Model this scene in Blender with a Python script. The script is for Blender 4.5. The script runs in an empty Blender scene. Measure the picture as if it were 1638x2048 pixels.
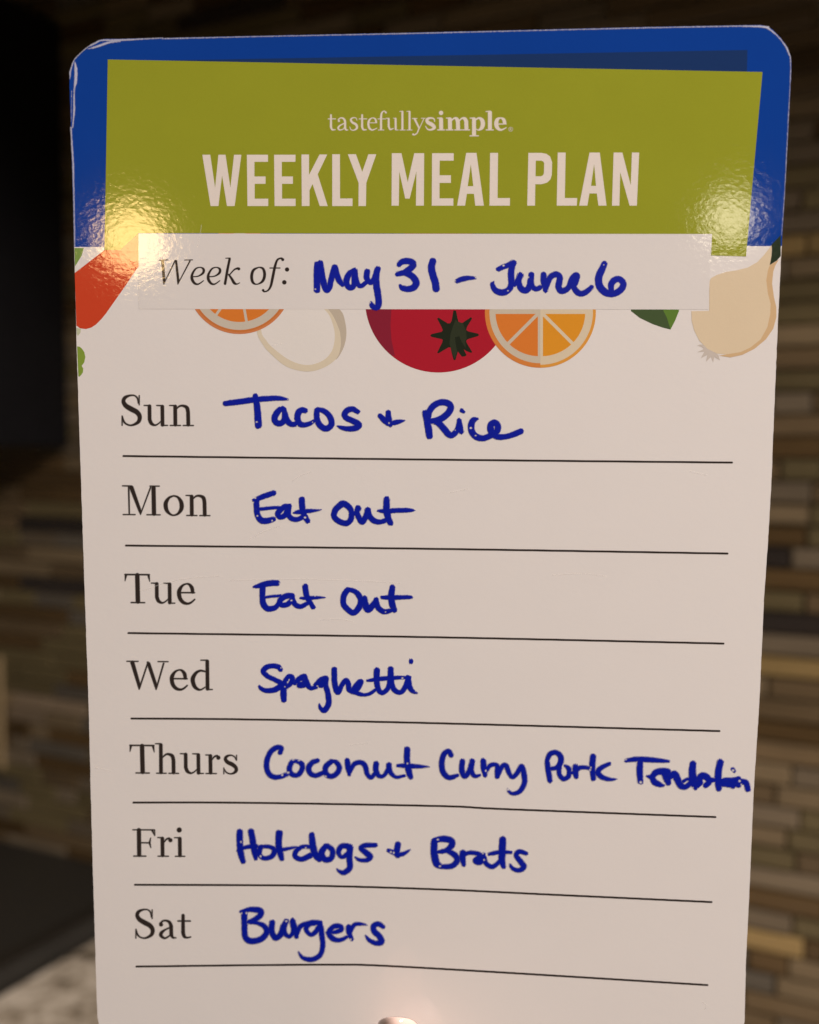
import bpy, bmesh, math, random
import numpy as np
from mathutils import Vector, Matrix, geometry

random.seed(7)
rng = np.random.default_rng(11)
scene = bpy.context.scene
COL = scene.collection

# ------------------------------------------------------------------ camera
F = 2070.0                      # focal length in photo pixels (1638 wide)
CX, CY = 819.0, 1024.0
PITCH = math.atan(124.0 / F)
CAM = Vector((0.0, 0.0, 1.34))
cd = bpy.data.cameras.new('camera')
cam = bpy.data.objects.new('camera', cd)
COL.objects.link(cam)
cam.location = CAM
cam.rotation_euler = (math.pi / 2 - PITCH, 0, 0)
cd.sensor_fit = 'HORIZONTAL'
cd.sensor_width = 36.0
cd.lens = F * 36.0 / 1638.0
cd.clip_start = 0.01
cd.clip_end = 50
cd.dof.use_dof = True
cd.dof.focus_distance = 0.205
cd.dof.aperture_fstop = 13.0
scene.camera = cam
CM = Matrix.Translation(CAM) @ cam.rotation_euler.to_matrix().to_4x4()
CR = CM.to_3x3()

# ------------------------------------------------------------------ world and exposure
w = bpy.data.worlds.new('World')
scene.world = w
w.use_nodes = True
w.node_tree.nodes['Background'].inputs[0].default_value = (1.0, 0.85, 0.70, 1)
w.node_tree.nodes['Background'].inputs[1].default_value = 0.032
scene.view_settings.view_transform = 'Standard'
scene.view_settings.look = 'None'
scene.view_settings.exposure = 0.0
scene.view_settings.gamma = 1
scene.render.engine = 'CYCLES'
scene.cycles.max_bounces = 6
scene.cycles.transparent_max_bounces = 12


def ray(px, py):
    """direction in world space seen at a photo pixel, depth 1 along the view axis"""
    return CR @ Vector(((px - CX) / F, -(py - CY) / F, -1.0))


# ------------------------------------------------------------------ pose of the hand-held card
def cvdir(v):
    return (CR @ Vector((v[0], -v[1], -v[2]))).normalized()

VH = (47519.0, 616.0, -2070.0)        # its rules run towards this vanishing point
VV = (-139.0, 17676.0, 2070.0)        # its side edges towards this one
ax = cvdir(VH)
ay = -cvdir(VV)
ay = (ay - ax * ay.dot(ax)).normalized()
az = ax.cross(ay)
CO = CAM + ray(840, 1000) * 0.207
MC = Matrix.Translation(CO) @ Matrix((ax, ay, az)).transposed().to_4x4()
_A = np.array([list(CR.col[0]), list(CR.col[1]), list(CR.col[2])]).T
_X, _Y, _Z = np.array(ax), np.array(ay), np.array(az)
_off = np.array(CO - CAM)


def P(pts):
    """measured photo positions of printed things -> metres on the card (local x, y)"""
    pts = np.asarray(pts, float).reshape(-1, 2)
    d = np.stack([(pts[:, 0] - CX) / F, -(pts[:, 1] - CY) / F, -np.ones(len(pts))], 1) @ _A.T
    t = (_off @ _Z) / (d @ _Z)
    q = d * t[:, None] - _off
    return np.stack([q @ _X, q @ _Y], 1)


# ------------------------------------------------------------------ lamps (ceiling bulbs behind the photographer,
# standing where the two hot spots on the glossy card mirror them)
def mirror_pos(px, py, dist):
    l = P([(px, py)])[0]
    p = MC @ Vector((l[0], l[1], 0))
    d = (p - CAM).normalized()
    r = d - 2 * d.dot(az) * az
    return p + r * dist


def lamp(name, loc, power, color, radius):
    l = bpy.data.lights.new(name, 'POINT')
    l.energy = power
    l.color = color
    l.shadow_soft_size = radius
    o = bpy.data.objects.new(name, l)
    o.location = loc
    COL.objects.link(o)
    return o

L1 = mirror_pos(270, 480, 1.75)
L2 = mirror_pos(1462, 436, 1.75)
lamp('warm_lamp', L1, 3.5, (1.0, 0.64, 0.27), 0.058)
lamp('pale_lamp', L2, 0.95, (1.0, 0.85, 0.60), 0.042)
# large unseen key light added above and behind the camera for brightness
kl = bpy.data.lights.new('added_key_light', 'AREA')
kl.shape = 'RECTANGLE'
kl.size, kl.size_y = 0.9, 0.5
kl.energy = 79
kl.color = (1.0, 0.89, 0.85)
ko = bpy.data.objects.new('added_key_light', kl)
COL.objects.link(ko)
ko.location = CAM + Vector((1.3, -0.75, 1.25))
ko.rotation_euler = (Vector((0.1, 0.5, -0.1)) + CAM - ko.location).to_track_quat('-Z', 'Y').to_euler()
print('LAMPS', L1 - CAM, L2 - CAM)

# ------------------------------------------------------------------ helpers
def lin(c):
    c = [v / 255.0 for v in c]
    return tuple((v / 12.92 if v <= 0.04045 else ((v + 0.055) / 1.055) ** 2.4) for v in c) + (1.0,)


def node_mat(name):
    m = bpy.data.materials.new(name)
    m.use_nodes = True
    nt = m.node_tree
    b = nt.nodes['Principled BSDF']
    return m, nt, b


def N(nt, t, **kw):
    n = nt.nodes.new(t)
    for k, v in kw.items():
        setattr(n, k, v)
    return n


def mth(nt, op, a, b=None, c=None):
    n = N(nt, 'ShaderNodeMath', operation=op)
    for i, v in enumerate((a, b, c)):
        if v is None:
            continue
        if isinstance(v, (int, float)):
            n.inputs[i].default_value = v
        else:
            nt.links.new(v, n.inputs[i])
    return n.outputs[0]


def film(nt, b):
    """bump of the wrinkled laminate, continuous over everything on the card"""
    tc = N(nt, 'ShaderNodeTexCoord')
    mp = N(nt, 'ShaderNodeMapping')
    mp.inputs['Scale'].default_value = (1.0, 1.35, 1.0)
    mp.inputs['Rotation'].default_value = (0, 0, 0.45)
    nt.links.new(tc.outputs['Object'], mp.inputs[0])
    n1 = N(nt, 'ShaderNodeTexNoise')
    n1.inputs['Scale'].default_value = 760
    n1.inputs['Detail'].default_value = 3.0
    n1.inputs['Roughness'].default_value = 0.62
    n1.inputs['Distortion'].default_value = 0.8
    nt.links.new(mp.outputs[0], n1.inputs['Vector'])
    v = N(nt, 'ShaderNodeTexVoronoi', feature='F1')
    v.inputs['Scale'].default_value = 900
    nt.links.new(mp.outputs[0], v.inputs['Vector'])
    n2 = N(nt, 'ShaderNodeTexNoise')
    n2.inputs['Scale'].default_value = 38
    n2.inputs['Detail'].default_value = 1.0
    nt.links.new(tc.outputs['Object'], n2.inputs['Vector'])
    h = mth(nt, 'MULTIPLY', n1.outputs[0], 0.68e-5)
    h = mth(nt, 'ADD', h, mth(nt, 'MULTIPLY', v.outputs['Distance'], 4.0e-6))
    h = mth(nt, 'ADD', h, mth(nt, 'MULTIPLY', n2.outputs[0], 5.0e-5))
    bp = N(nt, 'ShaderNodeBump')
    bp.inputs['Strength'].default_value = 1.0
    bp.inputs['Distance'].default_value = 1.0
    nt.links.new(h, bp.inputs['Height'])
    nt.links.new(bp.outputs[0], b.inputs['Normal'])
    return tc


def print_mat(name, rgb, var=0.07, rough=0.06, fade=False, alpha=1.0, film_on=True, spec=0.5):
    m, nt, b = node_mat(name)
    tc = film(nt, b) if film_on else N(nt, 'ShaderNodeTexCoord')
    g = N(nt, 'ShaderNodeTexNoise')
    g.inputs['Scale'].default_value = 4200
    g.inputs['Detail'].default_value = 2
    nt.links.new(tc.outputs['Object'], g.inputs['Vector'])
    g2 = N(nt, 'ShaderNodeTexNoise')
    g2.inputs['Scale'].default_value = 90
    g2.inputs['Detail'].default_value = 3
    nt.links.new(tc.outputs['Object'], g2.inputs['Vector'])
    s = mth(nt, 'ADD', mth(nt, 'MULTIPLY', g.outputs[0], 2 * var), mth(nt, 'MULTIPLY', g2.outputs[0], 1.2 * var))
    s = mth(nt, 'ADD', s, 1 - 1.6 * var)
    mx = N(nt, 'ShaderNodeVectorMath', operation='SCALE')
    c = lin(rgb)
    mx.inputs[0].default_value = c[:3]
    nt.links.new(s, mx.inputs['Scale'])
    nt.links.new(mx.outputs[0], b.inputs['Base Color'])
    b.inputs['Roughness'].default_value = rough
    b.inputs['IOR'].default_value = 1.5
    b.inputs['Specular IOR Level'].default_value = spec
    if fade:
        at = N(nt, 'ShaderNodeAttribute', attribute_name='fade')
        nt.links.new(mth(nt, 'MULTIPLY', at.outputs['Fac'], alpha), b.inputs['Alpha'])
    elif alpha < 1:
        b.inputs['Alpha'].default_value = alpha
    return m


def link(name, me, parent=None, mat=None, **props):
    o = bpy.data.objects.new(name, me)
    COL.objects.link(o)
    if parent is not None:
        o.parent = parent
    if mat is not None:
        me.materials.append(mat)
    for k, v in props.items():
        o[k] = v
    return o


def mesh(name, verts, faces):
    me = bpy.data.meshes.new(name)
    me.from_pydata([tuple(v) for v in verts], [], faces)
    me.update()
    return me


def poly_mesh(name, polys, z):
    """polys: list of [outer, hole, hole...] loops in photo px"""
    V, Fc = [], []
    for loops in polys:
        lp = [P(l) for l in loops]
        base = len(V)
        tess = geometry.tessellate_polygon([[Vector((p[0], p[1], 0)) for p in l] for l in lp])
        for l in lp:
            V += [(p[0], p[1], z) for p in l]
        for t in tess:
            a, b, c = [V[base + i] for i in t]
            cr = (b[0] - a[0]) * (c[1] - a[1]) - (b[1] - a[1]) * (c[0] - a[0])
            t = [base + i for i in t]
            Fc.append(t if cr > 0 else t[::-1])
    return mesh(name, V, Fc)


def smooth_loop(pts, n=6, closed=True):
    pts = [np.array(p, float) for p in pts]
    out = []
    m = len(pts)
    for i in range(m if closed else m - 1):
        p0 = pts[(i - 1) % m] if closed or i > 0 else pts[0]
        p1 = pts[i]
        p2 = pts[(i + 1) % m]
        p3 = pts[(i + 2) % m] if closed or i + 2 < m else pts[-1]
        for k in range(n):
            t = k / n
            out.append(0.5 * ((2 * p1) + (-p0 + p2) * t + (2 * p0 - 5 * p1 + 4 * p2 - p3) * t * t
                              + (-p0 + 3 * p1 - 3 * p2 + p3) * t ** 3))
    if not closed:
        out.append(pts[-1])
    return np.array(out)


# smooth value noise on a pixel grid, for ragged ink edges
_tab = rng.random((256, 256))


def vnoise(x, y):
    xi = np.floor(x).astype(int)
    yi = np.floor(y).astype(int)
    fx, fy = x - xi, y - yi
    fx = fx * fx * (3 - 2 * fx)
    fy = fy * fy * (3 - 2 * fy)
    g = lambda a, b: _tab[a % 256, b % 256]
    return ((g(xi, yi) * (1 - fx) + g(xi + 1, yi) * fx) * (1 - fy)
            + (g(xi, yi + 1) * (1 - fx) + g(xi + 1, yi + 1) * fx) * fy)


def parse(s):
    """'x,y,r x,y ...' -> (straight?, list of [x, y, r or None])"""
    straight = s.startswith('L')
    if straight:
        s = s[1:]
    out = []
    r = None
    for tok in s.split():
        v = [float(q) for q in tok.split(',')]
        if len(v) == 3:
            r = v[2]
        out.append([v[0], v[1], r])
    return straight, out


def strokes_px(ox, oy, sc, r0, text):
    """pen strokes written down in magnified coordinates -> photo px polylines with radii"""
    res = []
    for s in text.split('|'):
        s = s.strip()
        if not s:
            continue
        straight, pts = parse(s)
        pts = [[ox + p[0] / sc, oy + p[1] / sc, (p[2] if p[2] is not None else r0) / sc] for p in pts]
        if len(pts) > 2 and not straight:
            pts = smooth_loop(pts, 6, closed=False)
        res.append(np.array(pts, float))
    return res


def ink(name, strokes, z, mat, parent, grow=0.0, step=1.0, rag=0.0, bristle=0.0, soft=1.5, specks=0, thick=0.0, **props):
    for st in strokes:
        st[:, 2] += grow
    allp = np.concatenate(strokes)
    mr = allp[:, 2].max() + 4
    x0, y0 = allp[:, 0].min() - mr, allp[:, 1].min() - mr
    nx = int((allp[:, 0].max() + mr - x0) / step) + 2
    ny = int((allp[:, 1].max() + mr - y0) / step) + 2
    gx = x0 + np.arange(nx) * step
    gy = y0 + np.arange(ny) * step
    f = np.full((ny, nx), -50.0)
    for st in strokes:
        segs = [(st[i], st[i + 1]) for i in range(len(st) - 1)] if len(st) > 1 else [(st[0], st[0] + 1e-3)]
        for a, b in segs:
            R = max(a[2], b[2]) + 4
            i0 = max(0, int((min(a[0], b[0]) - R - x0) / step)); i1 = min(nx, int((max(a[0], b[0]) + R - x0) / step) + 2)
            j0 = max(0, int((min(a[1], b[1]) - R - y0) / step)); j1 = min(ny, int((max(a[1], b[1]) + R - y0) / step) + 2)
            X, Y = np.meshgrid(gx[i0:i1], gy[j0:j1])
            dx, dy = b[0] - a[0], b[1] - a[1]
            L = dx * dx + dy * dy + 1e-9
            t = np.clip(((X - a[0]) * dx + (Y - a[1]) * dy) / L, 0, 1)
            d = np.hypot(X - a[0] - t * dx, Y - a[1] - t * dy)
            v = a[2] + (b[2] - a[2]) * t - d
            f[j0:j1, i0:i1] = np.maximum(f[j0:j1, i0:i1], v)
    X, Y = np.meshgrid(gx, gy)
    edge = np.clip(1 - np.abs(f) / 4.0, 0, 1)
    if rag:
        n = vnoise(X * 0.55 + 17, Y * 0.3 + 5) + 0.5 * vnoise(X * 1.1, Y * 0.8)
        f = f + rag * (n - 0.75) * edge
    if bristle:
        # dry marker fibres: ragged streaks where the pen touched down or lifted
        for st in strokes:
            for end, nb in ((st[0], st[min(4, len(st) - 1)]), (st[-1], st[max(0, len(st) - 5)])):
                d = np.hypot(X - end[0], Y - end[1])
                dirx, diry = end[0] - nb[0], end[1] - nb[1]
                q = math.hypot(dirx, diry)
                if q < 0.5:
                    dirx, diry, q = 0, -1, 1
                s = (-(X - end[0]) * diry + (Y - end[1]) * dirx) / q
                k = np.clip(1 - d / (end[2] * 1.7), 0, 1)
                f = f + bristle * (vnoise(s * 0.9 + end[0], d * 0.12 + end[1]) - 0.62) * k * 2.2 * edge
    if specks:
        tot = [p for st in strokes for p in st[::2]]
        for k in range(specks):
            if rng.random() < 0.6:
                st = strokes[rng.integers(len(strokes))]
                p = st[-1] if rng.random() < 0.75 else st[0]
            else:
                p = tot[rng.integers(len(tot))]
            a, q = rng.random() * 6.28, rng.random() ** 0.5 * p[2] * 0.95
            c = (p[0] + q * math.cos(a), p[1] + q * math.sin(a))
            r = 0.45 + 0.8 * rng.random() ** 2
            f = np.minimum(f, np.hypot((X - c[0]) * (0.7 + 0.6 * rng.random()), Y - c[1]) - r)
    # marching squares
    idx = {}
    V, Fd, faces = [], [], []

    def vert(key, x, y, val):
        i = idx.get(key)
        if i is None:
            i = idx[key] = len(V)
            V.append((x, y))
            Fd.append(val)
        return i
    ins = f > 0
    cnt = ins[:-1, :-1].astype(int) + ins[1:, :-1] + ins[:-1, 1:] + ins[1:, 1:]
    for j, i in zip(*np.nonzero(cnt)):
        cs = ((i, j), (i + 1, j), (i + 1, j + 1), (i, j + 1))
        poly = []
        for k in range(4):
            a, b = cs[k], cs[(k + 1) % 4]
            fa, fb = f[a[1], a[0]], f[b[1], b[0]]
            if fa > 0:
                poly.append(vert(a, gx[a[0]], gy[a[1]], fa))
            if (fa > 0) != (fb > 0):
                t = fa / (fa - fb)
                key = (a, b) if a < b else (b, a)
                poly.append(vert(key, gx[a[0]] + t * (gx[b[0]] - gx[a[0]]), gy[a[1]] + t * (gy[b[1]] - gy[a[1]]), 0.0))
        if len(poly) >= 3:
            faces.append(poly[::-1])
    L = P(V)
    zz = np.full(len(L), z)
    if thick:
        zz = zz + thick * np.clip(np.array(Fd) / 2.0, 0, 1)
    me = mesh(name, np.column_stack([L, zz]), faces)
    at = me.attributes.new('fade', 'FLOAT', 'POINT')
    fd = np.clip(np.array(Fd) / soft, 0, 1) if soft > 0 else np.ones(len(Fd))
    fd = 0.15 + 0.85 * fd * fd * (3 - 2 * fd)
    if bristle:
        vx, vy = np.array(V).T
        fd = np.clip(fd * (0.80 + 0.42 * vnoise(vx * 0.22 + 40, vy * 0.5) + 0.12 * vnoise(vx * 1.3, vy * 0.4)), 0, 1)
    at.data.foreach_set('value', fd.astype(np.float32))
    return link(name, me, parent, mat, **props)


def circle(cx, cy, r, n=64, a0=0.0, a1=360.0):
    return [(cx + r * math.cos(math.radians(a0 + (a1 - a0) * i / n)), cy + r * math.sin(math.radians(a0 + (a1 - a0) * i / n)))
            for i in range(n + (0 if a1 - a0 >= 360 else 1))]


def zoomed(ox, oy, sc, s):
    return [(ox + float(a) / sc, oy + float(b) / sc) for a, b in (t.split(',') for t in s.split())]

# ------------------------------------------------------------------ tiled wall
WD = 0.760
WP = CAM + ray(1560, 1700) * WD
yaw = math.atan2(F, 4019.0)
wx = Vector((math.cos(yaw), -math.sin(yaw), 0))          # to the right along the wall
wn = Vector((-math.sin(yaw), -math.cos(yaw), 0))         # out of the wall, to the room
COUNTER_Z = CAM.z - 0.437
WO = Vector((WP.x, WP.y, COUNTER_Z))
MW = Matrix.Translation(WO) @ Matrix((wx, wn * -1, Vector((0, 0, 1)))).transposed().to_4x4()
# wall local: x right, y into the wall, z up; the room is at negative y


def to_px(p):
    q = CR.transposed() @ (p - CAM)
    if q.z > -0.01:
        return (-9999, -9999)
    return (CX + F * q.x / -q.z, CY - F * q.y / -q.z)


def box(bm, x0, x1, y0, y1, z0, z1, bev=0.0):
    r = bmesh.ops.create_cube(bm, size=1)
    for v in r['verts']:
        v.co = Vector(((x0 + x1) / 2 + v.co.x * (x1 - x0), (y0 + y1) / 2 + v.co.y * (y1 - y0), (z0 + z1) / 2 + v.co.z * (z1 - z0)))
    if bev:
        es = list({e for v in r['verts'] for e in v.link_edges})
        bmesh.ops.bevel(bm, geom=es, offset=bev, segments=2, affect='EDGES', profile=0.5)


def bm_mesh(name, bm, smooth=False):
    me = bpy.data.meshes.new(name)
    bm.to_mesh(me)
    bm.free()
    if smooth:
        for p in me.polygons:
            p.use_smooth = True
    return me


def stone_mat(name, rgb, rough, streak=0.35, spec=0.5):
    m, nt, b = node_mat(name)
    tc = N(nt, 'ShaderNodeTexCoord')
    oi = N(nt, 'ShaderNodeObjectInfo')
    mp = N(nt, 'ShaderNodeMapping')
    mp.inputs['Scale'].default_value = (14, 14, 130)
    nt.links.new(tc.outputs['Object'], mp.inputs[0])
    cb = N(nt, 'ShaderNodeCombineXYZ')
    nt.links.new(mth(nt, 'MULTIPLY', oi.outputs['Random'], 50), cb.inputs[0])
    nt.links.new(cb.outputs[0], mp.inputs['Location'])
    n = N(nt, 'ShaderNodeTexNoise')
    n.inputs['Scale'].default_value = 1.0
    n.inputs['Detail'].default_value = 4
    nt.links.new(mp.outputs[0], n.inputs['Vector'])
    s = mth(nt, 'ADD', mth(nt, 'MULTIPLY', n.outputs[0], streak * 2), 1 - streak)
    s = mth(nt, 'MULTIPLY', s, mth(nt, 'ADD', mth(nt, 'MULTIPLY', oi.outputs['Random'], 0.5), 0.75))
    sc = N(nt, 'ShaderNodeVectorMath', operation='SCALE')
    sc.inputs[0].default_value = rgb
    nt.links.new(s, sc.inputs['Scale'])
    nt.links.new(sc.outputs[0], b.inputs['Base Color'])
    b.inputs['Roughness'].default_value = rough
    return m

TM = {
    'tan': stone_mat('tan_tile', (0.23, 0.17, 0.095), 0.35),
    'taupe': stone_mat('taupe_tile', (0.19, 0.148, 0.095), 0.4),
    'brown': stone_mat('brown_tile', (0.165, 0.115, 0.06), 0.22),
    'olive': stone_mat('olive_tile', (0.155, 0.122, 0.058), 0.3),
    'dark': stone_mat('dark_tile', (0.045, 0.036, 0.03), 0.25),
    'umber': stone_mat('umber_glass_tile', (0.11, 0.068, 0.028), 0.15),
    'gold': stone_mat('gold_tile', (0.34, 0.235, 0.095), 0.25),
    'sand': stone_mat('sand_tile', (0.30, 0.225, 0.145), 0.4),
    'grey': stone_mat('grey_tile', (0.14, 0.12, 0.09), 0.3),
}
grout, ntg, bg = node_mat('grout')
nn = N(ntg, 'ShaderNodeTexNoise')
nn.inputs['Scale'].default_value = 300
cr = N(ntg, 'ShaderNodeValToRGB')
cr.color_ramp.elements[0].color = (0.30, 0.25, 0.17, 1)
cr.color_ramp.elements[1].color = (0.44, 0.37, 0.26, 1)
ntg.links.new(nn.outputs[0], cr.inputs[0])
ntg.links.new(cr.outputs[0], bg.inputs['Base Color'])
bg.inputs['Roughness'].default_value = 0.9

bm = bmesh.new()
box(bm, -1.75, 0.75, 0.0, 0.08, -0.08, 1.05)
wall = link('wall', bm_mesh('wall', bm), None, grout, kind='structure')
wall.matrix_world = MW

ROW, GAP, TH = 0.0158, 0.0021, 0.0045
LENS = (0.026, 0.052, 0.084, 0.118, 0.168)
tmesh = {}


def tile_mesh(ln, mk):
    k = (ln, mk)
    if k not in tmesh:
        bm = bmesh.new()
        box(bm, -ln / 2, ln / 2, -TH, 0.0, -(ROW - GAP) / 2, (ROW - GAP) / 2)
        fr = [e for e in bm.edges if all(v.co.y < -TH + 1e-6 for v in e.verts)]
        bmesh.ops.bevel(bm, geom=fr, offset=0.0007, segments=1, affect='EDGES')
        me = bm_mesh('tile', bm)
        me.materials.append(TM[mk])
        tmesh[k] = me
    return tmesh[k]

# bands one can make out in the blurred wall: (px x-range, px y-range) -> kind
BANDS = [((1540, 1700), (95, 135), 'umber'), ((1560, 1700), (140, 200), 'brown'), ((1550, 1700), (465, 512), 'gold'),
         ((1490, 1630), (1092, 1130), 'dark'), ((1480, 1720), (1236, 1274), 'dark'), ((1480, 1720), (1326, 1366), 'gold'),
         ((1600, 1720), (1522, 1562), 'dark'), ((1430, 1576), (1650, 1682), 'grey'), ((1440, 1700), (1778, 1812), 'umber'),
         ((1440, 1618), (1870, 1905), 'gold'), ((1440, 1700), (1950, 1990), 'umber'), ((1440, 1560), (2020, 2048), 'dark'),
         ((20, 150), (1396, 1440), 'sand'), ((30, 150), (1440, 1470), 'tan'), ((0, 120), (1090, 1135), 'tan'),
         ((0, 100), (1235, 1268), 'brown'), ((30, 80), (1555, 1590), 'olive'), ((110, 180), (1050, 1068), 'dark'),
         ((110, 180), (1150, 1175), 'dark'), ((1180, 1360), (25, 60), 'gold'), ((150, 380), (20, 70), 'olive'), ((380, 560), (20, 60), 'dark'),  # gold above the card: a warm lamp reflection painted as tile colour
         ((0, 190), (1270, 1390), 'olive'), ((0, 190), (900, 1010), 'umber'), ((150, 320), (0, 25), 'tan')]
POOL = ['taupe'] * 6 + ['olive'] * 6 + ['brown'] * 5 + ['tan'] * 2 + ['umber'] * 3 + ['grey']
PANEL_R = (158, 894)          # lower right corner of the black panel in the photo
allt = []
nrow = int(1.02 / ROW)
for r in range(nrow):
    z = 0.004 + (r + 0.5) * ROW
    x = -1.72 - random.random() * 0.1
    last = None
    while x < 0.72:
        ln = random.choice(LENS[1:] if random.random() < 0.85 else LENS[:2])
        c = MW @ Vector((x + ln / 2, -0.004, z))
        px, py = to_px(c)
        mk = random.choice([q for q in POOL if q != last])
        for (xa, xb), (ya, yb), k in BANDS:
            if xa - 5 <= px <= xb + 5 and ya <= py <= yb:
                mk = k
        last = mk
        allt.append((x + ln / 2, z, ln, mk, px, py, random.random()))
        x += ln + GAP


def shown(t):
    px, py, h = t[4], t[5], F * t[2] / 2
    if not (-60 < px < 1700 and -20 < py < 2060):
        return False
    if px < 120 and py < 880:
        return False
    return px < 175 + 50 or px > 1490 - 40 or py < 75

vis = sorted([t for t in allt if shown(t)], key=lambda t: -t[2])
near = vis[:298]
ids = set(id(t) for t in near)
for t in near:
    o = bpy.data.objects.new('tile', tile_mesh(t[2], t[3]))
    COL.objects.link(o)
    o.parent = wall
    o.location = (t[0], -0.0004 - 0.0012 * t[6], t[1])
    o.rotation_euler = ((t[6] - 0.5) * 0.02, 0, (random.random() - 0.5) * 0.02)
# the others joined in one piece per the wall
V, Fc, mi = [], [], []
mks = list(TM)
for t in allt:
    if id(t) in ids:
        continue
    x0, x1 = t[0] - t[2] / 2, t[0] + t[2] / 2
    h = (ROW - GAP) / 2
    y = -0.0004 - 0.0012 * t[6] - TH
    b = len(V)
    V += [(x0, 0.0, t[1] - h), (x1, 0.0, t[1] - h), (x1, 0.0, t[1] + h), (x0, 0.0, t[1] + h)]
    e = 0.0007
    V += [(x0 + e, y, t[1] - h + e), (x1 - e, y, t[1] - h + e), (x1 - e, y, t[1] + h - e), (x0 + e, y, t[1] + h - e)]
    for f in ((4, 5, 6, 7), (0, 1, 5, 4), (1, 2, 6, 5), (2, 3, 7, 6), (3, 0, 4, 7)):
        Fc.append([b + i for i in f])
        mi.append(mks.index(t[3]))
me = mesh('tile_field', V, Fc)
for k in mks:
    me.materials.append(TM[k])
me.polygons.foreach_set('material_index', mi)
tf = link('tile_field', me, wall, None, kind='stuff')

# ------------------------------------------------------------------ counter and stove top
gran, nt, b = node_mat('granite')
tc = N(nt, 'ShaderNodeTexCoord')
n1 = N(nt, 'ShaderNodeTexNoise'); n1.inputs['Scale'].default_value = 26; n1.inputs['Detail'].default_value = 6; n1.inputs['Roughness'].default_value = 0.7
nt.links.new(tc.outputs['Object'], n1.inputs['Vector'])
v1 = N(nt, 'ShaderNodeTexVoronoi'); v1.inputs['Scale'].default_value = 120
nt.links.new(tc.outputs['Object'], v1.inputs['Vector'])
cr = N(nt, 'ShaderNodeValToRGB')
e = cr.color_ramp.elements
e[0].position = 0.38; e[0].color = (0.05, 0.04, 0.025, 1)
e[1].position = 0.62; e[1].color = (0.62, 0.54, 0.42, 1)
e2 = e.new(0.46); e2.color = (0.30, 0.245, 0.17, 1)
nt.links.new(mth(nt, 'ADD', mth(nt, 'MULTIPLY', n1.outputs[0], 0.85), mth(nt, 'MULTIPLY', v1.outputs['Distance'], 0.2)), cr.inputs[0])
nt.links.new(cr.outputs[0], b.inputs['Base Color'])
b.inputs['Roughness'].default_value = 0.18

# where the join between counter and stove meets the wall
def wall_x(px):
    d = ray(px, 1500)
    t = (WP - CAM).dot(wn) / d.dot(wn)
    return (MW.inverted() @ (CAM + d * t)).x

JX = wall_x(345)
bm = bmesh.new()
box(bm, JX + 0.004, 0.75, -0.62, -0.0065, -0.035, 0.0, 0.004)
counter = link('countertop', bm_mesh('countertop', bm), None, gran,
               label='speckled beige granite countertop below the tiled wall', category='countertop')
counter.matrix_world = MW

blk, nt, b = node_mat('black_enamel')
b.inputs['Base Color'].default_value = (0.022, 0.020, 0.016, 1)
n1 = N(nt, 'ShaderNodeTexNoise'); n1.inputs['Scale'].default_value = 30; n1.inputs['Detail'].default_value = 4
nt.links.new(mth(nt, 'ADD', mth(nt, 'MULTIPLY', n1.outputs[0], 0.25), 0.3), b.inputs['Roughness'])
stove = bpy.data.objects.new('stove_top', None)
COL.objects.link(stove)
stove.matrix_world = MW
stove['label'] = 'flat black stove top beside the granite countertop'
stove['category'] = 'stove'
bm = bmesh.new()
box(bm, JX - 0.76, JX, -0.64, -0.0065, -0.035, 0.014, 0.004)
link('cooking_surface', bm_mesh('cooking_surface', bm), stove, blk)
bm = bmesh.new()
for s in (0,):
    xx = JX - 0.018
    box(bm, xx, xx + 0.018, -0.64, -0.0065, 0.0145, 0.019, 0.001)
edge_m, nt2, b2 = node_mat('dark_trim')
b2.inputs['Base Color'].default_value = (0.016, 0.014, 0.011, 1)
b2.inputs['Roughness'].default_value = 0.35
link('side_trim', bm_mesh('side_trim', bm), stove, edge_m)

# unseen cabinets added above the frame to shade the upper tiles
wood, nt, b = node_mat('blocker_wood')
b.inputs['Base Color'].default_value = (0.10, 0.055, 0.028, 1)
b.inputs['Roughness'].default_value = 0.4
blocker = bpy.data.objects.new('shade_blocker', None)
COL.objects.link(blocker)
blocker.matrix_world = MW
blocker['label'] = 'unseen wooden cabinets added above the tiled wall to shade it'
blocker['category'] = 'cabinet'
CB = (CAM.z - COUNTER_Z) + 0.47
bm = bmesh.new()
box(bm, -1.75, 0.75, -0.31, -0.0065, CB, CB + 0.7, 0.002)
link('blocker_body', bm_mesh('blocker_body', bm), blocker, wood)
for k in range(5):
    bm = bmesh.new()
    box(bm, -1.745 + k * 0.5, -1.255 + k * 0.5, -0.332, -0.3105, CB + 0.004, CB + 0.69, 0.003)
    link('door', bm_mesh('door', bm), blocker, wood)

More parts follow.
